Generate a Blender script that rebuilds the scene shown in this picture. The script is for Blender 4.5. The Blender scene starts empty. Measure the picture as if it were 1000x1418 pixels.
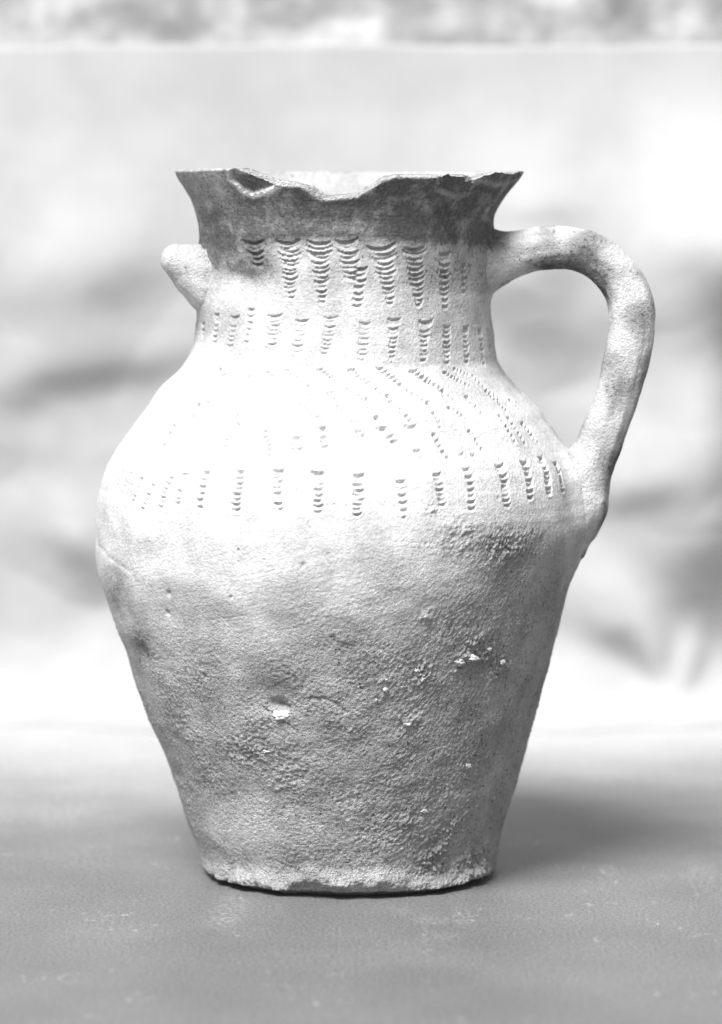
import bpy, math, random
import numpy as np
from mathutils import Vector
rng = np.random.default_rng(7); random.seed(7)
scene = bpy.context.scene
R = math.radians
S = 0.0003                      # one modelling unit (u) = 0.3 mm; everything below is modelled in u
F = 4900.0                      # camera distance to the jug axis and focal length, in u / photo pixels
PITCH = math.atan((709 - 235) / F)
HC = 978.5                      # camera height above the table

# ------------------------------------------------------------------ camera
cam_d = bpy.data.cameras.new('camera'); cam = bpy.data.objects.new('camera', cam_d)
scene.collection.objects.link(cam); scene.camera = cam
cam.location = (0, -F * S, HC * S)
cam.rotation_euler = (math.pi / 2 - PITCH, 0, 0)
cam_d.sensor_fit = 'HORIZONTAL'; cam_d.sensor_width = 36; cam_d.lens = 36 * F / 1000 / math.cos(PITCH) ** 0
cam_d.clip_start = 0.02; cam_d.clip_end = 200
cam_d.dof.use_dof = True; cam_d.dof.focus_distance = 4690 * S; cam_d.dof.aperture_fstop = cam_d.lens / (64 * S * 1000)

# ------------------------------------------------------------------ light: soft overcast daylight from above, left and in front
SUN_EL, SUN_AZ = R(57), R(-27)          # azimuth from the camera side, negative = from the left
sd = Vector((math.cos(SUN_EL) * math.sin(SUN_AZ), -math.cos(SUN_EL) * math.cos(SUN_AZ), math.sin(SUN_EL)))
sun_d = bpy.data.lights.new('sun', 'SUN'); sun = bpy.data.objects.new('sun', sun_d)
scene.collection.objects.link(sun); sun.rotation_euler = sd.to_track_quat('Z', 'Y').to_euler()
sun_d.energy = 3.4; sun_d.angle = R(24); sun_d.color = (1, 1, 1)
w = bpy.data.worlds.new("World"); scene.world = w; w.use_nodes = True
nt = w.node_tree; bg = nt.nodes['Background']
sky = nt.nodes.new('ShaderNodeTexSky'); sky.sky_type = 'NISHITA'; sky.sun_disc = False
sky.sun_elevation = SUN_EL; sky.sun_rotation = math.atan2(sd.x, sd.y)
sky.air_density = 1.5; sky.dust_density = 1
bw = nt.nodes.new('ShaderNodeRGBToBW')
nt.links.new(sky.outputs[0], bw.inputs[0]); nt.links.new(bw.outputs[0], bg.inputs[0]); bg.inputs[1].default_value = 0.07
scene.view_settings.view_transform = 'Standard'; scene.view_settings.look = 'None'
scene.view_settings.exposure = 1.42; scene.view_settings.gamma = 1
scene.render.engine = 'CYCLES'

# ------------------------------------------------------------------ helpers
def smooth(a, b, x):
    t = np.clip((x - a) / (b - a), 0, 1); return t * t * (3 - 2 * t)
_perm = rng.permutation(256).astype(np.int32); _perm = np.concatenate([_perm, _perm, _perm])
_g = rng.normal(size=(256, 3)).astype(np.float32); _g /= np.linalg.norm(_g, axis=1)[:, None]
def perlin(x, y, z=0.0, seed=0.0):
    x = np.asarray(x, np.float32) + 1000.3 + seed * 17.7; y = np.asarray(y, np.float32) + 1000.7 + seed * 5.3
    z = np.zeros_like(x) + np.float32(1000.1) + np.asarray(z, np.float32)
    xi = np.floor(x).astype(np.int32); yi = np.floor(y).astype(np.int32); zi = np.floor(z).astype(np.int32)
    fx, fy, fz = x - xi, y - yi, z - zi
    u, v, t = [f * f * f * (f * (f * 6 - 15) + 10) for f in (fx, fy, fz)]
    out = 0
    for i in (0, 1):
        wx = u if i else 1 - u
        for j in (0, 1):
            wy = v if j else 1 - v
            for k in (0, 1):
                wz = t if k else 1 - t
                h = _perm[_perm[_perm[(xi + i) & 255] + ((yi + j) & 255)] + ((zi + k) & 255)]
                g = _g[h]
                out = out + wx * wy * wz * (g[..., 0] * (fx - i) + g[..., 1] * (fy - j) + g[..., 2] * (fz - k))
    return out * 1.5
def link(name, me, parent=None, mat=None):
    o = bpy.data.objects.new(name, me); scene.collection.objects.link(o)
    if parent: o.parent = parent
    if mat and me: me.materials.append(mat)
    return o
def tag(o, label=None, cat=None, kind=None, group=None):
    if label: o['label'] = label
    if cat: o['category'] = cat
    if kind: o['kind'] = kind
    if group: o['group'] = group
    return o
def grid_mesh(name, P, N=None, attrs=None, wrap=True, rows=None):
    """P: rows x cols x 3 (in u). rows=(a,b): only that band of rows."""
    a, b = rows if rows else (0, P.shape[0])
    Q = P[a:b]; nr, nc = Q.shape[:2]
    me = bpy.data.meshes.new(name)
    me.vertices.add(nr * nc); me.vertices.foreach_set('co', (Q.reshape(-1) * S).astype(np.float32))
    cc = nc if wrap else nc - 1
    i = np.arange(nr - 1)[:, None] * nc; j = np.arange(cc)[None, :]; j2 = (j + 1) % nc
    f = np.stack([i + j, i + j2, i + nc + j2, i + nc + j], -1).reshape(-1, 4).astype(np.int32)
    me.loops.add(f.size); me.loops.foreach_set('vertex_index', f.reshape(-1))
    me.polygons.add(len(f)); me.polygons.foreach_set('loop_start', np.arange(0, f.size, 4, dtype=np.int32))
    me.polygons.foreach_set('use_smooth', np.ones(len(f), bool))
    me.update(calc_edges=True)
    for k, v in (attrs or {}).items():
        at = me.attributes.new(k, 'FLOAT', 'POINT'); at.data.foreach_set('value', v[a:b].reshape(-1).astype(np.float32))
    if N is not None:
        me.normals_split_custom_set_from_vertices(N[a:b].reshape(-1, 3).astype(np.float32))
    return me
def grid_normals(P, wrap=True):
    if wrap: du = np.roll(P, -1, 1) - np.roll(P, 1, 1)
    else: du = np.gradient(P, axis=1)
    dv = np.gradient(P, axis=0)
    n = np.cross(du, dv); l = np.linalg.norm(n, axis=-1, keepdims=True); l[l == 0] = 1
    return n / l

cp, sp = math.cos(PITCH), math.sin(PITCH)
def on_depth(px, py, y=0.0):
    """the point at world depth y (u, 0 = jug axis) seen at photo position px, py -> x, z in u"""
    a = (np.asarray(px, float) - 500) / F; b = (709 - np.asarray(py, float)) / F
    dy = cp + b * sp; dz = -sp + b * cp
    t = (F + y) / dy
    return a * t, HC + dz * t

# ------------------------------------------------------------------ materials (all neutral greys: the photograph is black and white)
def mat(name):
    m = bpy.data.materials.new(name); m.use_nodes = True
    t = m.node_tree; b = t.nodes['Principled BSDF']
    return m, t, b
def N_(t, kind, **kw):
    n = t.nodes.new(kind)
    for k, v in kw.items():
        if k in n.inputs: n.inputs[k].default_value = v
        else: setattr(n, k, v)
    return n
def math_(t, op, a, b=None, clamp=False):
    n = t.nodes.new('ShaderNodeMath'); n.operation = op; n.use_clamp = clamp
    for i, v in enumerate((a, b)):
        if v is None: continue
        if isinstance(v, (int, float)): n.inputs[i].default_value = v
        else: t.links.new(v, n.inputs[i])
    return n.outputs[0]
def ramp_(t, v, a, b, lo=0.0, hi=1.0):
    n = t.nodes.new('ShaderNodeMapRange'); n.interpolation_type = 'SMOOTHSTEP'
    t.links.new(v, n.inputs['Value']); n.inputs['From Min'].default_value = a; n.inputs['From Max'].default_value = b
    n.inputs['To Min'].default_value = lo; n.inputs['To Max'].default_value = hi
    return n.outputs[0]
def noise_(t, vec, size, detail=3, rough=0.6, dist=0.0):
    n = t.nodes.new('ShaderNodeTexNoise'); n.inputs['Scale'].default_value = 1 / (size * S)
    n.inputs['Detail'].default_value = detail; n.inputs['Roughness'].default_value = rough; n.inputs['Distortion'].default_value = dist
    t.links.new(vec, n.inputs['Vector']); return n.outputs['Fac']
def clay_material():
    m, t, b = mat('weathered_clay')
    co = t.nodes.new('ShaderNodeTexCoord').outputs['Object']
    at = t.nodes.new('ShaderNodeAttribute'); at.attribute_name = 'stain_shade'; stain_shade = at.outputs['Fac']
    ar = t.nodes.new('ShaderNodeAttribute'); ar.attribute_name = 'rough'; rough = ar.outputs['Fac']
    mott = ramp_(t, noise_(t, co, 60, 5, 0.62), 0.3, 0.7, 0.36, 0.52)
    fine = ramp_(t, noise_(t, co, 5, 4, 0.7), 0.3, 0.7, 0.85, 1.12)
    base = math_(t, 'MULTIPLY', mott, fine)
    # dark soot specks, denser under the stain and the handle's painted shade
    sn = noise_(t, co, 5.5, 4, 0.8)
    patch = noise_(t, co, 34, 4, 0.7)
    st = math_(t, 'MULTIPLY', stain_shade, ramp_(t, patch, 0.22, 0.55))
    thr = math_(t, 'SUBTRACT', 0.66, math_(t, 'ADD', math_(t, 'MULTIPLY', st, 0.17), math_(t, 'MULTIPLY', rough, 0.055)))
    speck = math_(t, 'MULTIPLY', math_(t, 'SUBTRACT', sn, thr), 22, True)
    wash = math_(t, 'MULTIPLY', math_(t, 'ADD', st, stain_shade), 0.44)
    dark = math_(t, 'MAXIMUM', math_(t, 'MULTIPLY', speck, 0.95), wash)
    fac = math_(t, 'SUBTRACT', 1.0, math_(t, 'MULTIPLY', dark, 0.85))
    col = math_(t, 'MULTIPLY', base, fac)
    cc = t.nodes.new('ShaderNodeCombineColor')
    for i in range(3): t.links.new(col, cc.inputs[i])
    t.links.new(cc.outputs[0], b.inputs['Base Color'])
    b.inputs['Roughness'].default_value = 0.93; b.inputs['Specular IOR Level'].default_value = 0.15
    # fine relief
    n1 = noise_(t, co, 3.2, 3, 0.7, 0.1); n2 = noise_(t, co, 9, 4, 0.6, 0.25)
    h = math_(t, 'ADD', math_(t, 'MULTIPLY', n1, 10.0), math_(t, 'MULTIPLY', n2, 3.6))
    h = math_(t, 'MULTIPLY', h, math_(t, 'ADD', math_(t, 'MULTIPLY', rough, 0.9), 0.18))
    mp = t.nodes.new('ShaderNodeMapping'); mp.inputs['Scale'].default_value = (0.06, 0.06, 1); t.links.new(co, mp.inputs[0])
    st2 = noise_(t, mp.outputs[0], 3.0, 3, 0.6)
    h = math_(t, 'ADD', h, math_(t, 'MULTIPLY', st2, 0.12))
    h = math_(t, 'SUBTRACT', h, math_(t, 'MULTIPLY', speck, 0.35))
    bp = t.nodes.new('ShaderNodeBump'); bp.inputs['Distance'].default_value = S * 1.0; bp.inputs['Strength'].default_value = 1.0
    t.links.new(h, bp.inputs['Height']); t.links.new(bp.outputs[0], b.inputs['Normal'])
    return m
CLAY = clay_material()
def plain(name, lo, hi, size, bump=0.3, bsize=4, rough=0.9, stretch=(1, 1, 1), spec=0.2):
    m, t, b = mat(name)
    co = t.nodes.new('ShaderNodeTexCoord').outputs['Object']
    mp = t.nodes.new('ShaderNodeMapping'); mp.inputs['Scale'].default_value = stretch; t.links.new(co, mp.inputs[0]); co = mp.outputs[0]
    col = ramp_(t, noise_(t, co, size, 4, 0.6), 0.3, 0.7, lo, hi)
    cc = t.nodes.new('ShaderNodeCombineColor')
    for i in range(3): t.links.new(col, cc.inputs[i])
    t.links.new(cc.outputs[0], b.inputs['Base Color'])
    b.inputs['Roughness'].default_value = rough; b.inputs['Specular IOR Level'].default_value = spec
    bp = t.nodes.new('ShaderNodeBump'); bp.inputs['Distance'].default_value = S * bump
    t.links.new(noise_(t, co, bsize, 3), bp.inputs['Height']); t.links.new(bp.outputs[0], b.inputs['Normal'])
    return m
SHEET = plain('pale_paper', 0.27, 0.32, 300, 0.4, 20)
WALLM = plain('mottled_wall', 0.22, 0.44, 100, 6, 40)
CHALK = plain('white_inclusion', 0.74, 0.82, 6, 0.8, 3)
GRIT = plain('clay_grit', 0.33, 0.43, 8, 0.8, 3)
def table_material():
    m, t, b = mat('grey_card')
    co = t.nodes.new('ShaderNodeTexCoord').outputs['Object']
    mp = t.nodes.new('ShaderNodeMapping'); mp.inputs['Scale'].default_value = (0.8, 0.55, 1); t.links.new(co, mp.inputs[0])
    base = ramp_(t, noise_(t, co, 260, 4, 0.6), 0.3, 0.7, 0.10, 0.12)
    grain = ramp_(t, noise_(t, mp.outputs[0], 3.4, 4, 1.0), 0.36, 0.64, 0.5, 1.6)
    mp2 = t.nodes.new('ShaderNodeMapping'); mp2.inputs['Scale'].default_value = (0.45, 0.22, 1); t.links.new(co, mp2.inputs[0])
    streak = ramp_(t, noise_(t, mp2.outputs[0], 7, 5, 0.75), 0.55, 0.75)
    where = ramp_(t, noise_(t, co, 120, 3, 0.6), 0.52, 0.64)
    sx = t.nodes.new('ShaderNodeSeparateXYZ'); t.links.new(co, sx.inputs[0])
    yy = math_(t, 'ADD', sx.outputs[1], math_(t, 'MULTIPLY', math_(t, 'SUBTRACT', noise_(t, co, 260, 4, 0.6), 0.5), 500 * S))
    painted_light = ramp_(t, yy, 50 * S, 1500 * S)           # brightening toward the backdrop, painted into the card's colour
    base = math_(t, 'ADD', base, math_(t, 'MULTIPLY', painted_light, 0.215))
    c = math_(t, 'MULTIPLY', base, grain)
    c = math_(t, 'ADD', c, math_(t, 'MULTIPLY', math_(t, 'MULTIPLY', streak, where), 0.28))
    # chalky smudges and rubbed marks on the card
    sm = None
    for (px, py, rx, ry, A) in [(320,1262,26,30,.9),(300,1272,26,14,.6),(615,1296,34,7,.6),(600,1275,34,6,.7),(588,1286,5,22,.8),(560,1262,8,6,.5),(640,1268,14,16,.8),(790,1203,70,10,.8),(845,1206,18,10,1),
                             (90,1110,60,50,.9),(130,1130,70,24,.6),(830,1075,50,22,.7),(975,1215,30,30,.7),(120,1190,70,20,.5),(460,1330,200,14,.35),(900,1260,60,30,.3),(150,1290,90,20,.35)]:
        b_ = (py - 709) / F; g = HC * (math.cos(PITCH) - b_ * math.sin(PITCH)) / (math.sin(PITCH) + b_ * math.cos(PITCH)); gx = (px - 500) / F * HC / (math.sin(PITCH) + b_ * math.cos(PITCH))
        m1 = t.nodes.new('ShaderNodeMapping'); t.links.new(co, m1.inputs[0])
        k1, k2 = 1 / (rx * S), 1 / (ry * 5 * S); m1.inputs['Scale'].default_value = (k1, k2, 0); m1.inputs['Location'].default_value = (-gx * S * k1, -(g - F) * S * k2, 0)
        ln = t.nodes.new('ShaderNodeVectorMath'); ln.operation = 'LENGTH'; t.links.new(m1.outputs[0], ln.inputs[0])
        v = ramp_(t, ln.outputs['Value'], 0.3, 1.3, A, 0.0)
        sm = v if sm is None else math_(t, 'ADD', sm, v)
    rub = ramp_(t, noise_(t, mp2.outputs[0], 3.5, 4, 0.75), 0.42, 0.68)
    c = math_(t, 'ADD', c, math_(t, 'MULTIPLY', math_(t, 'MULTIPLY', sm, rub), 0.085))
    cc = t.nodes.new('ShaderNodeCombineColor')
    for i in range(3): t.links.new(c, cc.inputs[i])
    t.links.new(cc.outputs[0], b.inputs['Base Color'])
    b.inputs['Roughness'].default_value = 0.48; b.inputs['Specular IOR Level'].default_value = 0.5
    bp = t.nodes.new('ShaderNodeBump'); bp.inputs['Distance'].default_value = S * 0.2
    t.links.new(noise_(t, mp.outputs[0], 3, 3), bp.inputs['Height']); t.links.new(bp.outputs[0], b.inputs['Normal'])
    return m
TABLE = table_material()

# ------------------------------------------------------------------ setting: grey card surface, wall behind, crumpled sheet
me = bpy.data.meshes.new('tabletop')
ex = 16000
me.from_pydata([(-ex*S, -9000*S, 0), (ex*S, -9000*S, 0), (ex*S, 12000*S, 0), (-ex*S, 12000*S, 0)], [], [(0, 1, 2, 3)])
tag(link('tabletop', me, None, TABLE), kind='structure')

YS = 1500.0                                  # sheet stands 1500 u (45 cm) behind the jug axis
def sheet():
    nc, nr = 560, 420
    X = np.linspace(-2600, 2600, nc)[None, :] * np.ones((nr, 1))
    # profile: lies on the table, curves up, stands, then rolls forward over a rail at the top
    _, ztop = on_depth(500, 63, YS)
    rad = 200.0
    seg1, seg2 = 60.0, rad * math.pi / 2; seg3 = ztop - rad - 5; seg4 = 5 * math.pi * 1.1; tot = seg1 + seg2 + seg3 + seg4
    s = np.linspace(0, tot, nr)[:, None] * np.ones((1, nc))
    y = np.where(s < seg1, YS - rad - seg1 + s, 0); z = np.where(s < seg1, 0.6 + 1.9 * s / seg1, 0)
    a = np.clip((s - seg1) / rad, 0, math.pi / 2)
    m2 = (s >= seg1); y = np.where(m2, YS - rad + rad * np.sin(a), y); z = np.where(m2, 2.5 + rad * (1 - np.cos(a)), z)
    m3 = s >= seg1 + seg2; z = np.where(m3, 2.5 + rad + np.minimum(s - seg1 - seg2, seg3), z)
    b = np.clip((s - seg1 - seg2 - seg3) / 5, 0, math.pi * 1.1)
    y = np.where(b > 0, YS + 5 - 5 * np.cos(b), y); z = np.where(b > 0, 2.5 + rad + seg3 + 5 * np.sin(b), z)
    # relief toward the camera, fading at the curl and the floor
    amp = smooth(seg1, seg1 + seg2 + 120, s) * (1 - smooth(tot - 260, tot - 15, s))
    h = 13 * perlin(X / 420, z / 300, 0, 3) + 7 * perlin(X / 170, z / 130, 0, 5) + 14 * np.abs(perlin(X / 330, z / 280, 0, 8)) + 7 * np.abs(perlin((X + z) / 230, (z - X) / 250, 0, 18)) - 3 * np.abs(perlin((X - z) / 160, (z + X) / 150, 0, 19))
    h = h * (1 - 0.65 * smooth(on_depth(500, 420, YS)[1], on_depth(500, 260, YS)[1], z))
    # folds: (px, py, half width px, overhang height px, tilt, amount) - each leans out above a shaded underside
    for (fx, fy, wx, hz, tilt, A) in [
            (1010, 430, 105, 75, 0.15, 200), (880, 690, 55, 28, -0.2, 50), (975, 770, 80, 90, 0.3, 120),
            (870, 905, 85, 34, 0.45, 90), (905, 945, 26, 24, 1.0, 50), (945, 952, 24, 22, -1.1, 45), (740, 430, 80, 60, 0.1, 50),
            (110, 530, 120, 26, -0.12, 26), (25, 565, 45, 30, 0, 20), (105, 770, 55, 34, 0.75, 34), (150, 420, 80, 50, 0, 26), (60, 640, 60, 30, 0.3, 12),
            (230, 520, 60, 30, -0.2, 12), (740, 300, 60, 14, 0, 10), (960, 640, 90, 60, 0.2, 40), (900, 480, 60, 60, 0.2, 40), (925, 830, 90, 60, 0.1, 60), (60, 430, 90, 60, 0.1, 24), (480, 95, 2500, 30, 0, 3)]:
        x0, z0 = on_depth(fx, fy, YS); wx *= 1.306; hz *= 1.306
        dx = (X - x0) / wx; dz = (z - z0 - (X - x0) * -tilt) / hz
        h = h + A * np.exp(-dx ** 2) * (0.5 + 0.5 * np.tanh(dz)) * np.exp(-np.clip(dz - 0.6, 0, 99) ** 2 / 6)
    y = y - amp * h
    lz = z - on_depth(500, 470, YS)[1]; y = y + 0.17 * 90 * np.log1p(np.exp(np.clip((lz - 150) / 90, -20, 20)))
    y = y + 60 * perlin(X / 900, 0 * X, 0, 11) * smooth(seg1, seg1 + seg2, s) * 0.6 + 0
    z = z + (5 * perlin(X / 300, 0 * X, 0, 12) + 3 * perlin(X / 60, 0 * X, 0, 14)) * smooth(tot - 500, tot - 30, s)
    y = y + (150 * perlin(X / 420, 0 * X, 0, 15) + 50 * perlin(X / 130, 0 * X, 0, 16) - 20) * (1 - smooth(0, seg1 + seg2, s))
    P = np.stack([X, y, z], -1)
    me = grid_mesh('backdrop_sheet', P, wrap=False)
    o = link('backdrop_sheet', me, None, SHEET)
    md = o.modifiers.new('thickness', 'SOLIDIFY'); md.thickness = 0.0003; md.offset = 1
    tag(o, 'crumpled pale paper sheet hanging behind the jug', 'backdrop')
sheet()

def wall():
    nc, nr = 300, 120
    X = np.linspace(-4200, 4200, nc)[None, :] * np.ones((nr, 1)); Z = np.linspace(-2, 3200, nr)[:, None] * np.ones((1, nc))
    h = 22 * perlin(X / 160, Z / 130, 0, 20) + 10 * perlin(X / 70, Z / 60, 0, 21)
    F_ = np.stack([X, 2150 - h, Z], -1)
    top = np.stack([X[-1:], np.full((1, nc), 2500.), Z[-1:]], -1); bot = np.stack([X[:1], np.full((1, nc), 2500.), Z[:1]], -1)
    P = np.concatenate([F_, top, bot, F_[:1]], 0)
    o = link('wall', grid_mesh('wall', P, wrap=False), None, WALLM)
    tag(o, 'rough mottled pale wall showing above the top edge of the paper backdrop', 'wall')
wall()

# ------------------------------------------------------------------ the jug: outline of its left and right sides
LEFT = [(238,243),(250,249),(262,256),(275,264),(285,268),(300,272),(315,275),(330,278),(350,280),(380,279),(405,277),(425,275),(440,274),(460,270),
        (480,266),(495,262),(503,256),(515,246),(530,227),(545,215),(560,208),(580,192),(600,176),(620,163),(640,152),(660,144),(680,139),
        (700,135.5),(720,134),(745,135),(770,134),(790,137),(810,142),(830,150),(850,156),(870,163),(890,172),(920,181),(950,191),(980,202),
        (1008,214),(1040,228),(1060,237),(1080,244),(1100,250),(1125,257),(1147,266),(1165,274),(1183,280),(1197,282)]
RIGHT = [(238,726),(249,719),(261,707),(278,695),(294,686),(310,682),(330,680),(360,678),(400,678),(418,679),(440,681),(480,685),(500,689),(514,697),
         (536,715),(554,736),(566,748),(599,769),(623,787),(640,797),(660,805),(680,809),(700,811),(720,811),(745,807),(780,797),(814,785.5),
         (854,776),(900,764),(948,751),(1006,734.5),(1054,722),(1097,710),(1138,697),(1159,691),(1183,688),(1197,686)]
def outline(L):
    py = np.array([p[0] for p in L], float); px = np.array([p[1] for p in L], float)
    x, z = on_depth(px, py); o = np.argsort(z); return z[o], x[o]
zg = np.arange(0, 1000.0)
def smoothed(v, s=3.5):
    k = np.exp(-0.5 * (np.arange(-15, 16) / s) ** 2); k /= k.sum()
    e = np.concatenate([2 * v[0] - v[15:0:-1], v, 2 * v[-1] - v[-2:-17:-1]]); return np.convolve(e, k, 'valid')
zl, xl = outline(LEFT); zr_, xr = outline(RIGHT)
def extr(z, zz, xx):
    v = np.interp(z, zz, xx); sl = (xx[-1] - xx[-2]) / (zz[-1] - zz[-2]); return np.where(z > zz[-1], xx[-1] + sl * (z - zz[-1]), v)
XL, XR = smoothed(extr(zg, zl, xl)), smoothed(extr(zg, zr_, xr))
RAD_, CX_ = (XR - XL) / 2, (XR + XL) / 2
CX_ = smoothed(smoothed(CX_, 7), 7)
def rad(z): return np.interp(z, zg, RAD_)
def cxf(z): return np.interp(z, zg, CX_)
def surf(px, py):
    """photo position -> azimuth (0 = front, + = right), height, cos of facing"""
    y = -150.0
    for _ in range(25):
        x, z = on_depth(px, py, y); r = float(rad(z)); q = max(-0.995, min(0.995, (x - float(cxf(z))) / r))
        y = 0.5 * y - 0.5 * r * math.sqrt(1 - q * q)
    return math.asin(q), float(z), math.sqrt(1 - q * q)
def zp(py): return float(on_depth(500, py, 0)[1])

# azimuth grid: dense on the side the photo shows
front = np.linspace(R(-98), R(98), 830); back = np.linspace(R(98), R(262), 150)[1:-1]
PHI = np.concatenate([front, back]); NC = len(PHI); PHIW = (PHI + math.pi) % (2 * math.pi) - math.pi
# broken rim: height of the outer and the inner edge, drawn along the front in photo positions
OUT = [(225,238),(243,238),(300,236.5),(320,235),(329,235),(342,244),(364,254),(382,260),(408,261),(417,262),(430,273),(443,280.5),(456,280),(474,277),
       (496,276),(514,267),(525,258),(532,253),(544,247.5),(568,247),(602,247.5),(609,247),(616,241.5),(622,246),(642,248),(647,256),(659,251),(669,245),(683,240),
       (702,243),(707,242),(712,238.5),(726,237.5),(740,237.5)]
INN = [(225,235),(243,235),(320,232),(342,234),(364,242),(382,249),(408,252),(430,257),(443,266),(456,270),(474,268.5),(496,266),(514,255),(530,244),(544,241),
       (602,241.5),(640,241),(652,243),(669,240),(702,239),(726,235.5),(740,235.5)]
rr = 233.0
cxt = float(cxf(950))
yv = -rr * np.cos(PHI); pxv = 500 + (cxt + rr * np.sin(PHI)) * F / (F + yv)
def edge(L):
    py = np.interp(pxv, [p[0] for p in L], [p[1] for p in L])
    z = HC - (py - 235) * (F + yv) / F
    fb = smooth(-0.05, 0.12, np.cos(PHI))
    zb = HC - 4.5 + 1.5 * perlin(PHI * 6, 0 * PHI, 0, 4)
    return z * fb + zb * (1 - fb)
jit = 1.1 * perlin(PHI * 22, 0 * PHI, 0, 1) + 0.9 * perlin(PHI * 60, 0 * PHI, 0, 2) + 0.5 * perlin(PHI * 130, 0 * PHI, 0, 2)
ZO = edge(OUT) + jit; ZI = edge(INN) + 1.0 * perlin(PHI * 30, 0 * PHI, 0, 9) ; ZI = np.maximum(ZI, ZO + 0.8)
ZA = zp(325)

# rows --------------------------------------------------------------
zb0 = 10.0
nlow = 600; nup = 130
zlow = np.linspace(zb0, ZA, nlow); tup = np.linspace(0, 1, nup + 1)[1:]
Zout = np.concatenate([np.repeat(zlow[:, None], NC, 1), ZA + tup[:, None] * (ZO - ZA)[None, :]], 0)
Rout = rad(Zout); Cout = cxf(Zout)
ph = PHI[None, :] * np.ones_like(Zout); phw = PHIW[None, :] * np.ones_like(Zout)
dr = np.interp(Zout, zg, np.gradient(RAD_))
na = 1 / np.sqrt(1 + dr ** 2); nz = -dr * na          # outward normal: radial na, vertical nz
bx, by = Cout + Rout * np.sin(ph), -Rout * np.cos(ph)
ARC = phw * Rout
PXA = 500 + bx * F / (F + by)                          # where it stands across the front, for wear that varies left to right
ysl = 235 + (HC - Zout) * F / (F + by)
frontm = (np.cos(ph) > -0.1).astype(np.float32)

D = np.zeros_like(Zout); FRESH = np.zeros_like(Zout)
X3, Y3, Z3 = bx, by, Zout
# uneven hand-thrown walls
D += 1.3 * perlin(X3 / 95, Y3 / 95, Z3 / 70, 1) + 1.1 * perlin(X3 / 38, Y3 / 38, Z3 / 30, 2)
up = smooth(zp(760), zp(640), Zout)
D += up * (0.22 * (0.5 + perlin(X3/50, Y3/50, Z3/30, 33)) * perlin(X3 / 120, Y3 / 120, Z3 / 2.6, 3) + 0.5 * perlin(X3 / 400, Y3 / 400, Z3 / 12, 4))
mid = smooth(zp(900), zp(820), Zout) * (1 - smooth(zp(740), zp(700), Zout))
D += mid * 0.25 * perlin(X3 / 60, Y3 / 60, (Z3 - 0.25 * ARC) / 2.6, 5)
# encrusted, flaky lower half: stronger toward the right
edge_py = 850 - 0.22 * (PXA - 420) + 45 * perlin(X3 / 80, Y3 / 80, Z3 / 80, 6)
rough = smooth(-60, 90, ysl - edge_py)
patch = np.exp(-((PXA - 690) / 85) ** 2 - ((ysl - 752) / 32) ** 2) * frontm
rough = np.clip(rough + 0.6 * patch, 0, 1)
rough *= 1 - 0.45 * np.exp(-((PXA - 330) / 90) ** 2 - ((ysl - 1160) / 45) ** 2) * frontm
rmod = 0.72 + 0.7 * perlin(X3 / 55, Y3 / 55, Z3 / 55, 7) + 0.25 * smooth(350, 700, PXA)
fade = smooth(3.0, 2.5, np.abs(phw))
wa = 3.0 * perlin(ARC / 14, Z3 / 14, 0, 8)
diag = (Z3 - (0.15 + 0.55 * smooth(450, 750, PXA)) * ARC)
n1 = perlin((ARC + 0.4 * Z3) / 10 + wa * 0.1, (diag + wa) / 4.0, 0, 9)
n2 = perlin(X3 / 5, Y3 / 5, Z3 / 4, 10)
n3 = perlin((ARC + 0.4 * Z3) / 7, (diag + wa) / 3.0, 0, 12)
n4 = perlin(X3 / 20, Y3 / 20, Z3 / 16, 13)
tex = (1.0 - 2.2 * np.abs(n1)) * 0.75 * fade + 1.1 * n2 + 0.8 * n3 * fade + 1.1 * n4
D += rough * np.clip(rmod, 0.15, 1.5) * tex * 0.85
D += (1 - rough) * 0.28 * n2
# clusters of grit welded on
for (px, py, s_, A) in [(655,908,24,3.2),(690,925,16,2.6),(585,932,18,2.4),(568,1002,14,2.2),(645,1060,8,1.5),(700,1100,16,1.6),(600,1190,20,3),(660,1200,26,3.5),
                        (620,1150,26,1.8),(560,1140,20,1.4),(345,1040,22,1.2),(330,1050,16,0.9),(400,1075,26,1.0),(700,760,20,2.2),(600,705,10,2.4),(588,855,10,2),(640,745,20,1.8)]:
    p0, z0, c0 = surf(px, py)
    g = np.exp(-(((phw - p0) * Rout * c0) ** 2 + (Zout - z0) ** 2) / s_ ** 2)
    D += g * A * np.clip(0.25 + 1.5 * n2 + 1.6 * n4 + 0.8 * n3, -0.5, 1.6)
def blob(px, py, sx, sz, A, tilt=0.0):
    p0, z0, c0 = surf(px, py)
    a = (phw - p0) * Rout; b = Zout - z0 - tilt * a
    return A * np.exp(-(a / sx) ** 2 - (b / sz) ** 2)
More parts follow.
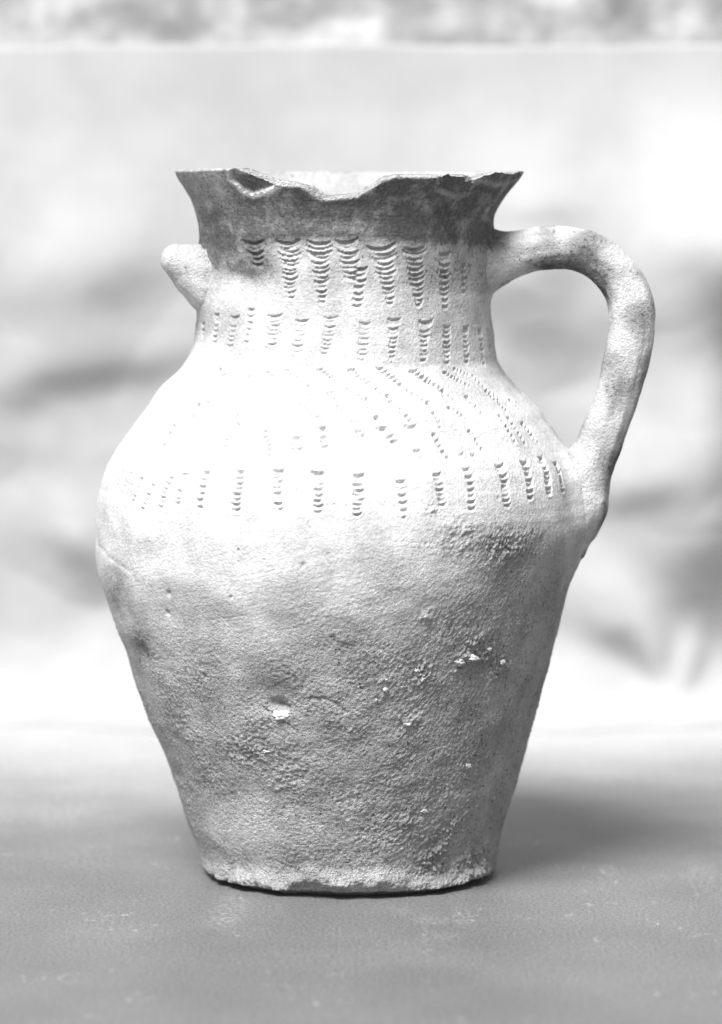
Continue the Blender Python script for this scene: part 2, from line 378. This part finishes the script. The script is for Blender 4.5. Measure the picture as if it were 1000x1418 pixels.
# dents, bulges and pits
D += blob(378, 962, 34, 20, -5) + blob(384, 978, 13, 8, -9) + blob(372, 992, 20, 10, 1.5)
D += blob(460, 1000, 50, 24, 1.4) + blob(700, 800, 90, 26, -1.4) + blob(470, 890, 60, 40, -0.8) + blob(300, 905, 60, 22, -1.0)
D += blob(150, 772, 22, 16, 2.6) + blob(190, 900, 60, 18, -2.5)
for (px, py, s_, A) in [(232,849,3.2,-4),(233,822,4,-3),(752,745,4.2,-6),(738,738,2.5,-4),(284,937,3,-3.5),(320,827,2.5,-2.5),(629,742,3,-3),(679,760,3,-3),
                        (420,783,3,-2.4),(330,762,1.3,-3),(612,690,3,-3),(345,430,2.4,-2.4),(690,690,2,-2),(557,1003,3,-3),(502,1150,3,-2.5),(447,1088,2,-2)]:
    D += blob(px, py, s_, s_ * 1.1, A)
def stroke(pts, w, A, side=0.0):
    """groove (or step when side) along a polyline given in photo positions"""
    global D
    q = [surf(*p) for p in pts]
    for (a0, z0, _), (a1, z1, _) in zip(q[:-1], q[1:]):
        r0 = float(rad((z0 + z1) / 2))
        sel = np.where((PHIW > min(a0, a1) - 0.12) & (PHIW < max(a0, a1) + 0.12))[0]
        if len(sel) == 0: continue
        c0, c1 = sel[0], sel[-1] + 1
        A_ = (PHIW[None, c0:c1] - a0) * r0; B_ = Zout[:, c0:c1] - z0
        ux, uz = (a1 - a0) * r0, z1 - z0; L = math.hypot(ux, uz); ux /= L; uz /= L
        t = A_ * ux + B_ * uz; tc = np.clip(t, 0, L); d = np.hypot(A_ - tc * ux, B_ - tc * uz)
        D[:, c0:c1] = np.minimum(D[:, c0:c1], D[:, c0:c1] - A * np.exp(-(d / w) ** 2)) if A > 0 else D[:, c0:c1] - A * np.exp(-(d / w) ** 2)
stroke([(362,980),(370,986),(377,988),(384,994),(393,1001),(400,1003),(407,1010)], 1.5, 2.0)
stroke([(386,979),(400,981)], 2.2, 5)
stroke([(430,967),(450,968),(466,974),(480,986)], 2.2, 1.7)
stroke([(286,859),(310,857),(342,852)], 1.1, 0.7); stroke([(300,862),(336,858)], 1.0, 0.5)
stroke([(462,888),(490,896)], 1.2, 1.2); stroke([(466,893),(492,902)], 1.0, 1.0)
stroke([(136,755),(146,763),(156,775),(170,786),(182,792)], 3.5, 0.8)
for (a, b) in [((178,707),(255,712)),((182,720),(250,727)),((300,742),(380,736)),((180,790),(225,783)),((200,800),(235,794)),((505,748),(600,753)),((520,757),(604,760)),
               ((330,800),(380,790)),((660,680),(700,682)),((545,690),(600,668)),((768,730),(772,765)),((787,728),(789,770))]:
    stroke([a, b], 1.0, 0.4)
# chipped flakes on the flared rim
def chip(poly_px, depth, soft=2.0):
    global D, FRESH
    q = np.array([surf(*p)[:2] for p in poly_px]); r0 = float(rad(q[:, 1].mean()))
    c = q.mean(0); A_ = (phw - c[0]) * r0; B_ = Zout - c[1]
    inside = np.full_like(D, 1e9)
    n = len(q)
    for i in range(n):
        x0, y0 = (q[i, 0] - c[0]) * r0, q[i, 1] - c[1]; x1, y1 = (q[(i + 1) % n, 0] - c[0]) * r0, q[(i + 1) % n, 1] - c[1]
        ex, ey = x1 - x0, y1 - y0; L = math.hypot(ex, ey); cr = (A_ - x0) * ey / L - (B_ - y0) * ex / L
        inside = np.minimum(inside, -cr)
    m = smooth(0, soft, inside + 4.5 * perlin(X3 / 9, Y3 / 9, Z3 / 9, 31) + 0.5 * n2)
    D -= m * depth
    FRESH = np.maximum(FRESH, np.exp(-((inside + 1.0) / 3.5) ** 2))
chip([(316,225),(318,250),(336,266),(350,271),(368,266),(384,258),(384,230)], 4.6, 2.2)
chip([(612,225),(606,262),(628,270),(650,268),(656,258),(662,225)], 3.6, 2.5)
chip([(664,225),(661,250),(690,256),(722,246),(722,225)], 2.8, 5.0)
# ------------------------------------------------------------------ rows of crescent tool impressions
COLS = [ # x1,y1,x2,y2,width1,width2,count,depth
 (350,336,356,366,30,16,5,3.6),(398,336,402,410,34,13,13,4.2),(442,337,446,416,34,10,13,4.2),(480,335,487,384,28,22,8,4.0),(500,371,495,423,18,13,7,3.6),
 (529,344,541,419,38,9,12,4.0),(574,344,581,421,30,10,12,4.0),(617,351,616,423,16,9,10,3.4),(643,366,643,402,7,6,5,2.4),
 (282,448,280,463,5,4,3,2.2),(301,435,296,473,8,6,6,2.6),(325,438,318,478,13,9,7,2.6),(348,428,341,473,10,6,6,2.2),
 (381,438,374,488,19,12,9,3.0),(418,444,409,492,19,15,8,3.0),(458,440,450,488,19,13,9,2.8),(506,448,501,497,18,14,8,2.8),
 (546,442,543,493,19,8,9,3.2),(589,446,587,497,19,8,9,3.2),(620,452,620,500,11,9,8,3.2),(646,452,647,499,8,7,8,3.0),(665,456,670,502,6,4,8,2.6),(676,456,678,485,4,3,5,2.4),
 (483,536,506,551,6,5,4,2.4),(521,576,530,592,8,8,3,2.4),(537,546,548,562,6,6,3,2.4),(554,531,592,557,6,5,7,2.4),(428,533,436,552,5,5,4,2.0),(613,539,622,563,6,5,4,2.2),(440,575,446,590,7,7,3,2),(586,520,628,552,4,4,8,2.2),(655,520,690,552,3,3,8,2.2),(690,575,712,610,5,4,6,2.2),(600,600,618,632,6,5,5,2.0),(345,520,362,545,5,4,5,2.0),(275,560,262,592,6,4,5,2.2),(240,590,228,615,5,4,4,2.0),(330,575,332,600,8,8,3,1.8),(305,511,323,533,6,4,4,2.0),(371,515,404,540,6,4,6,2.0),(398,513,428,533,6,4,6,2.4),(443,511,483,536,8,4,8,2.6),(486,512,537,546,9,5,9,2.6),(527,510,554,531,10,8,6,3.6),
 (572,514,613,539,12,8,8,3.2),(616,515,650,534,7,4,8,2.8),(630,510,648,518,4,3,5,2.2),(673,540,700,567,6,5,8,2.8),(706,554,727,572,4,3,6,2.4),(646,549,667,575,8,5,7,2.8),(724,585,745,611,5,3,6,2.4),
 (704,579,727,611,5,4,6,2.2),(592,557,610,590,6,5,6,1.8),(542,555,568,580,8,6,6,2.8),(622,563,640,575,6,5,4,2.2),(649,596,667,620,5,4,5,2.0),
 (458,542,470,566,13,12,6,2.8),(410,554,434,573,12,6,5,2.2),(506,551,521,576,8,6,6,2.4),(359,560,371,566,8,6,2,2.2),(287,557,285,567,6,6,3,1.8),(329,549,329,565,8,8,4,1.6),
 (317,588,314,618,10,10,4,2.4),(365,597,373,629,13,10,6,3.0),(411,605,413,621,14,14,3,3.0),(446,590,450,617,11,9,5,2.6),(492,582,500,603,12,9,4,2.6),(528,592,545,610,18,10,4,3.2),
 (568,590,570,591,16,14,1,3.6),(577,623,578,624,9,8,1,2.6),(640,628,655,630,6,6,2,1.6),
 (285,654,276,701,9,8,6,2.8),(333,653,327,705,14,12,8,3.6),(384,652,386,704,15,11,8,3.6),(441,654,441,707,16,11,8,4.2),(497,657,495,711,17,13,9,4.0),(556,665,560,716,15,7,6,3.4),
 (605,656,613,698,13,11,7,3.8),(647,650,652,704,10,9,7,3.6),(692,644,702,699,13,10,9,3.4),(727,640,734,687,10,9,7,3.6),(749,633,761,682,9,9,8,3.6),(770,641,780,678,6,5,7,3.0),(793,641,802,682,4,5,5,2.6),
 (170,652,163,671,3,3,4,2.4),(181,654,173,672,3,3,4,2.2),(196,662,184,692,5,4,6,3.0),(212,672,198,703,6,5,6,3.0),(236,662,222,700,8,8,7,3.2),(256,656,246,695,10,9,8,3.0)]
for (x1, y1, x2, y2, w1, w2, n, dep) in COLS:
    a0, z0, c0 = surf(x1, y1); a1, z1, c1 = surf(x2, y2)
    pitch = abs(z0 - z1) / max(1, n - 1) if n > 1 else 6
    pitch = max(pitch, 3.4)
    for i in range(n):
        t = i / max(1, n - 1); t += random.uniform(-0.12, 0.12) / n
        aC = a0 + (a1 - a0) * t + random.uniform(-1, 1) * 0.9 / 260; zC = z0 + (z1 - z0) * t
        hw = 0.54 * (w1 + (w2 - w1) * t) / (c0 + (c1 - c0) * t) * random.uniform(0.82, 1.12)
        d_ = (3.0 if 505 < y1 < 632 else (1.6 if y1 > 632 else 1.05)) * dep * random.choice([0.7, 0.85, 1.0, 1.15]) * (1.25 if i == 0 else 1) if y1 > 430 else 1.2 * dep * random.uniform(0.75, 1.15) * (1.5 if i == 0 else 1)
        d_ = min(d_, 5.2 if 505 < y1 < 632 else 99, (1.2 if 505 < y1 < 632 else 0.8) * hw + 0.6)
        hh = min(pitch * 0.98, 6.5) * (1.25 if i == 0 else 1.0) * random.uniform(0.85, 1.1)
        r0 = float(rad(zC)); tl = random.uniform(-0.06, 0.14); cu = hw * random.uniform(0.22, 0.34)
        k0, k1 = np.searchsorted(front, [aC - hw / r0 - 0.01, aC + hw / r0 + 0.01])
        if k1 <= k0: continue
        zz = Zout[:, k0:k1]; rs = np.where((zz[:, 0] > zC - hh - 4) & (zz[:, 0] < zC + cu + 6))[0]
        if len(rs) == 0: continue
        r_0, r_1 = rs[0], rs[-1] + 1; zz = zz[r_0:r_1]
        a = (PHI[None, k0:k1] - aC) * r0; u = a / hw
        wob = 0.5 * perlin(a / 4 + zC, zz * 0 + aC * 50, 0, 40)
        ze = zC + cu * u ** 2 + tl * a + wob
        v = (ze - zz) / hh
        pr = np.clip(1 - np.abs(u) ** 2.2, 0, 1) ** 0.6
        f = smooth(-0.10, 0.12, v) * np.clip(1 - v, 0, 1) ** 1.1
        lip = 0.18 * np.exp(-((v - 1.05) / 0.22) ** 2)
        D[r_0:r_1, k0:k1] += pr * d_ * (lip - f)
# broken flange at the foot
zl_ = np.interp(PXA, [270,300,350,398,406,424,440,466,520,550,575,600,650,690], [4,6,8,8,14,25,23,16,19,15,8,6,5,4]) + 3 * perlin(ARC / 14, 0 * ARC, 0, 50) + 1.5 * perlin(ARC / 5, 0 * ARC, 0, 51)
zl_ = np.where(frontm > 0, zl_, 8)
under = smooth(-6, 20, zl_ - Zout) ; 
D += (8.5 + 3.5 * n4) * np.exp(-((Zout - zl_ - 8) / 11) ** 2) * frontm * smooth(0.05, 0.7, np.cos(ph))
D -= under * (np.clip((zl_ - Zout) * 0.33, 0, 11) + 2.6 * n4 + 1.2 * n2) 
D -= smooth(16, 0, np.abs(PXA - 402)) * smooth(30, 14, Zout) * 3 * frontm
fl = np.exp(-(Zout / 22) ** 2); D += fl * (1.8 * n4 + 1.0 * n2)

# ------------------------------------------------------------------ handle and lug: centre lines with radii, in photo positions
def chain(pts, lean):
    q = []
    for (px, py, r, f) in pts:
        y = -abs(px - 485) * math.tan(lean) * f
        x, z = on_depth(px, py, y); q.append((float(x), y, float(z), r * (F + y) / F))
    return np.array(q)
def resample(q, n):
    t = np.concatenate([[0], np.cumsum(np.linalg.norm(np.diff(q[:, :3], axis=0), axis=1))]); tt = np.linspace(0, t[-1], n)
    # Catmull-Rom through the points
    m = np.gradient(q, t, axis=0); i = np.clip(np.searchsorted(t, tt, side='right') - 1, 0, len(t) - 2)
    h = (t[i + 1] - t[i])[:, None]; s = (tt - t[i])[:, None] / h
    return (2*s**3 - 3*s**2 + 1) * q[i] + (s**3 - 2*s**2 + s) * h * m[i] + (-2*s**3 + 3*s**2) * q[i + 1] + (s**3 - s**2) * h * m[i + 1]
HP = chain([(648,364,46,1),(668,362,42,1),(688,359,36,1),(710,353,32,1),(740,345,30,1),(770,342.5,30,1),(800,346,30,1),(827,357,30,1),(851,378,30.5,1),(868,404,31,1),(875,430,31.5,1),
            (875,455,31.5,1),(871,485,31.5,1),(863,518,31,1),(851,560,30.5,1),(836,600,30.5,1),(820,638,32,1),(809,666,37,1),(801,694,42,1),(792,722,37,1),(777,754,26,1),(761,785,15,1),(750,812,7,1)], R(12))
LP = chain([(235,353,18.5,1),(246,360,23.5,1),(257,367,28.5,1),(270,376,35,1),(288,383,42,1),(312,386,44,1)], R(14))
hs, ls = resample(HP, 420), resample(LP, 90)
KB = 36.0
def chain_dist(P, c):
    d = np.full(P.shape[:-1], 1e9, np.float32)
    for k in range(0, len(c), 4):
        d = np.minimum(d, np.sqrt(((P - c[k, :3]) ** 2).sum(-1)) - c[k, 3] * 0.97)
    return d
B0 = np.stack([bx, by, Zout], -1)
def body_blend(c, x0, x1):
    global D
    cols = np.where((np.sin(PHI) * 1.0 > x0) & (np.sin(PHI) < x1))[0]
    lo, hi = c[:, 2].min() - 90, c[:, 2].max() + 90
    rows = np.where((Zout[:, 0] > lo) & (Zout[:, 0] < hi))[0]
    ix = np.ix_(rows, cols)
    d = chain_dist(B0[ix], c); hcl = np.clip(KB - np.maximum(d, 0), 0, KB) / KB
    D[ix] += hcl ** 2 * KB / 4
    return
body_blend(hs, 0.55, 1.01); body_blend(ls, -1.01, -0.45)

# ------------------------------------------------------------------ stain (soot / worn slip, part of the clay itself); the handle adds painted shade
def gz(px, py, sx, sy, A): return A * np.exp(-((PXA - px) / sx) ** 2 - ((ysl - py) / sy) ** 2) * frontm
stain_shade = 1.0 * smooth(340, 305, ysl - 0.06 * np.abs(PXA - 480)) * (0.6 + 0.4 * smooth(300, 350, PXA)) * frontm
stain_shade += gz(330,350,50,26,0.9) + gz(350,372,30,14,0.8) + gz(300,330,22,40,0.8) + gz(500,320,180,22,0.55) + gz(640,360,70,50,0.55) + gz(500,375,160,38,0.35)
stain_shade += gz(480,880,40,30,0.25) + gz(300,450,40,30,0.4) + gz(620,470,90,60,0.3) + gz(160,815,16,40,0.7) + gz(190,900,16,40,0.6)
stain_shade += 0.25 * patch + 0.12 * rough + gz(240,850,60,50,.2)
stain_shade = np.clip(stain_shade * (1 - (0.8 * (PXA < 450) + 0.3) * FRESH), 0, 1)

# ------------------------------------------------------------------ assemble the vessel grid: foot underside, outer wall, broken edge, inside
Rd = Rout + D * na; Zd = Zout + D * nz
P_out = np.stack([Cout + Rd * np.sin(ph), -Rd * np.cos(ph), Zd], -1)
low = P_out[0]; c0 = np.array([float(cxf(5)), 0, 0])
und = []
for f_, z_ in [(0.0, 6), (0.3, 6), (0.6, 6), (0.80, 5), (0.83, 1.5), (0.85, 0.2), (0.88, 0.2), (0.91, 4.0), (0.95, 7.0), (0.985, 9.0)]:
    p = c0 + (low - c0) * f_; p[:, 2] = z_ if f_ < 0.94 else np.minimum(z_ + 1.2 * perlin(PHI * 14, 0 * PHI, 0, 60), low[:, 2]); und.append(p)
und = np.array(und)
TH = 17.0
top = []
for t in (0.25, 0.5, 0.75):
    zz = ZO * (1 - t) + ZI * t; r_ = (Rd[-1]) * (1 - t) + (rad(np.minimum(ZI, 978)) - TH * 0.72) * t
    rj = 1.6 * perlin(PHI * 40, 0 * PHI + t * 3, 0, 61); zj = 1.2 * perlin(PHI * 50, 0 * PHI + t * 5, 0, 62) + (1.5 if t == .5 else .8)
    top.append(np.stack([cxf(zz) + (r_ + rj) * np.sin(PHI), -(r_ + rj) * np.cos(PHI), zz + zj], -1))
top = np.array(top)
inn = []
for t in np.linspace(0, 1, 60):
    zz = ZI * (1 - t) + zp(330) * t
    r_ = rad(np.minimum(zz, 978)) - TH * (0.72 + 0.28 * min(1, t * 4)) + 1.5 * perlin(PHI * 9, zz / 25, 0, 63) + 0.6 * perlin(PHI * 30, zz / 6, 0, 64)
    inn.append(np.stack([cxf(zz) + r_ * np.sin(PHI), -r_ * np.cos(PHI), zz], -1))
inn = np.array(inn)
inl = []
for z_ in np.linspace(zp(330), 26, 70)[1:]:
    r_ = rad(z_) - TH - 2; inl.append(np.stack([cxf(z_) + r_ * np.sin(PHI), -r_ * np.cos(PHI), np.full(NC, z_)], -1))
r_ = rad(26.) - TH; inl.append(np.stack([cxf(26.) + 0 * PHI, 0 * PHI, np.full(NC, 24.)], -1))
inl = np.array(inl)
G = np.concatenate([und, P_out, top, inn, inl], 0)
n_u, n_o, n_t, n_i = len(und), len(P_out), len(top), len(inn)
def pad(a, v_top=0.2, v_in=0.15): return np.concatenate([np.repeat(a[:1], n_u, 0), a, np.full((n_t, NC), v_top), np.full((n_i + len(inl), NC), v_in)], 0)
GN = grid_normals(G)
AT = {'stain_shade': pad(stain_shade, 0.05, 0.15), 'rough': pad(rough, 0.7, 0.25)}
jug = link('ceramic_jug', None)
tag(jug, 'pale weathered clay jug with jagged broken rim, curved handle and rows of crescent impressions', 'jug')
def row_of(py): return n_u + int(np.argmin(np.abs(Zout[:, 0] - zp(py))))
r_base, r_body = n_u + int(np.argmin(np.abs(zlow - 50))), row_of(506)
r_rim = n_u + nlow - 1
r_top = n_u + n_o + n_t + n_i
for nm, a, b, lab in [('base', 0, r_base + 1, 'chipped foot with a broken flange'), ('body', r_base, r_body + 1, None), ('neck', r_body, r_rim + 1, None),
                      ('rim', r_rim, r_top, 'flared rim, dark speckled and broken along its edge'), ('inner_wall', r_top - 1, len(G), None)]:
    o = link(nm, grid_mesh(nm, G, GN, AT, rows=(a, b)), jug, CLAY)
    if lab: o['label'] = lab

def tube(name, c, nseg, flat, cap_start, label=None, stain_shade_f=None):
    n = len(c); T = np.gradient(c[:, :3], axis=0); T /= np.linalg.norm(T, axis=1)[:, None]
    ref = np.array([0.0, -1.0, 0.0]); U = ref - (T @ ref)[:, None] * T; U /= np.linalg.norm(U, axis=1)[:, None]
    V = np.cross(T, U)
    C, rd = c[:, :3], c[:, 3]
    if cap_start:
        k = 14; a0 = 0.52; th = np.linspace(math.pi / 2, a0 + 0.03, k)[:, None]; R0 = rd[0] / math.cos(a0)
        C = np.concatenate([(C[0] - T[0] * R0 * (np.sin(th) - math.sin(a0))), C]); rd = np.concatenate([R0 * np.cos(th[:, 0]), rd])
        U = np.concatenate([np.repeat(U[:1], k, 0), U]); V = np.concatenate([np.repeat(V[:1], k, 0), V]); T = np.concatenate([np.repeat(T[:1], k, 0), T]); n = len(C)
    ang = np.linspace(0, 2 * math.pi, nseg, endpoint=False)[None, :]
    ca, sa = np.cos(ang), np.sin(ang); e = 2 / 2.1
    uu = np.sign(ca) * np.abs(ca) ** e * flat; vv = np.sign(sa) * np.abs(sa) ** e
    r_ = rd[:, None]
    P = C[:, None, :] + r_[..., None] * (uu[..., None] * U[:, None, :] + vv[..., None] * V[:, None, :])
    n0 = grid_normals(P); sgn = np.sign((n0 * (P - C[:, None, :])).sum(-1).mean())
    n0 = n0 * sgn
    x, y, z = P[..., 0], P[..., 1], P[..., 2]
    rho = np.hypot(x - cxf(z), y); db = (rho - rad(z)) * 0.95
    hcl = np.clip(KB - np.maximum(db, 0), 0, KB) / KB; tip = smooth(0, 8, r_)
    q1 = perlin(x / 6, y / 6, z / 6, 70); q2 = perlin(x / 18, y / 18, z / 18, 71); q3 = perlin(x / 45, y / 45, z / 45, 72)
    L = np.arange(n)[:, None] + 0 * ang
    q4 = perlin(L / 60, np.cos(ang) * 3.2 + 0 * L, np.sin(ang) * 3.2 + 0 * L, 73)
    d = hcl ** 2 * KB / 4 + 0.3 * q1 + 0.8 * q2 + 1.8 * q3 + (0.6 + 0.7 * smooth(20, 60, L)) * q4 + 0.9 * q2 * smooth(300, 350, L)
    P = P + n0 * (d * tip)[..., None]
    st = np.clip(0.28 + 0.5 * q3 + stain_shade_f(x, y, z), 0, 1) if stain_shade_f else np.clip(0.2 + q3 * 0.3, 0, 1)
    if stain_shade_f is hst: st = np.clip(st + 0.95 * smooth(2, 16, (C[:, None, 2] - z)) * (1 - smooth(150, 215, L)) * smooth(50, 90, L) + 0*ang, 0, 1); st = np.clip(st + 0.5 * smooth(0.55, 0.9, (x - C[:, None, 0]) / rd[:, None]) * smooth(200, 230, L) + 0.25 * smooth(-0.1, 0.3, q3), 0, 1)  # painted shade: arch underside and right flank of the handle darkened
    if sgn < 0: P = P[:, ::-1]; st = st[:, ::-1]
    Nn = grid_normals(P)
    me = grid_mesh(name, P, Nn, {'stain_shade': st, 'rough': np.full(st.shape, 0.22)})
    o = link(name, me, jug, CLAY)
    if label: o['label'] = label
    return o
def hst(x, y, z):  # stain plus painted shade inside the arch, stain at the upper root
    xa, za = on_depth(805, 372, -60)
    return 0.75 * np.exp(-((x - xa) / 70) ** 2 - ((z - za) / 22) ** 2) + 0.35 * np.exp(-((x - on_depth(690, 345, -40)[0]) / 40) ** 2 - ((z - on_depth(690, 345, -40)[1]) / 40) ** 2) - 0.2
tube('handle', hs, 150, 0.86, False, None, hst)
tube('lug', ls, 120, 1.0, True, 'stubby rounded lug on the left side of the neck', lambda x, y, z: 0.5 * smooth(on_depth(272, 380)[0], on_depth(300, 380)[0], x) - 0.25)

# ------------------------------------------------------------------ grit lumps and the white inclusion in the dent
def pebble(name, px, py, s, m, squash=(1, 1, 0.75), out=0.3):
    import bmesh
    a, z, c = surf(px, py); r = float(rad(z)); i = int(np.argmin(np.abs(Zout[:, 0] - z))); j = int(np.argmin(np.abs(PHIW - a)))
    p = P_out[i, j]; bm = bmesh.new(); bmesh.ops.create_icosphere(bm, subdivisions=3, radius=1)
    sd_ = random.uniform(0, 99); co = np.array([v.co for v in bm.verts])
    nn = 1 + 0.95 * perlin(co[:, 0] * 1.5, co[:, 1] * 1.5, co[:, 2] * 1.5 + sd_, sd_) + 0.5 * perlin(co[:, 0] * 3.2, co[:, 1] * 3.2, co[:, 2] * 3.2, sd_)
    for v, k in zip(bm.verts, nn):
        v.co = Vector((v.co.x * s * squash[0] * k + p[0] + math.sin(a) * s * out, v.co.y * s * squash[1] * k + p[1] - math.cos(a) * s * out, v.co.z * s * squash[2] * k + p[2])) * S
    me = bpy.data.meshes.new(name); bm.to_mesh(me); bm.free()
    me.polygons.foreach_set('use_smooth', np.ones(len(me.polygons), bool))
    return link(name, me, jug, m)
o = pebble('inclusion', 390, 990, 7.5, CHALK, (1.25, 0.6, 0.72), 0.0); o['label'] = 'white lump lodged in the dent'
for (px, py, s) in [(634,916,6),(651,910,6.5),(679,932,4),(694,917,4.5),(535,941,3.6),(534,954,5),(563,1003,5.5),(645,1060,5.5),(577,930,4),(585,941,4),(676,898,3.5),(521,969,3),(700,1176,5),(600,1203,6),(586,1122,3.5),(369,1041,4)]:
    pebble('grit_lump', px, py, s * random.uniform(.7, .95), GRIT, (random.uniform(.8, 1.4), .8, random.uniform(.6, .9)), 0.05)
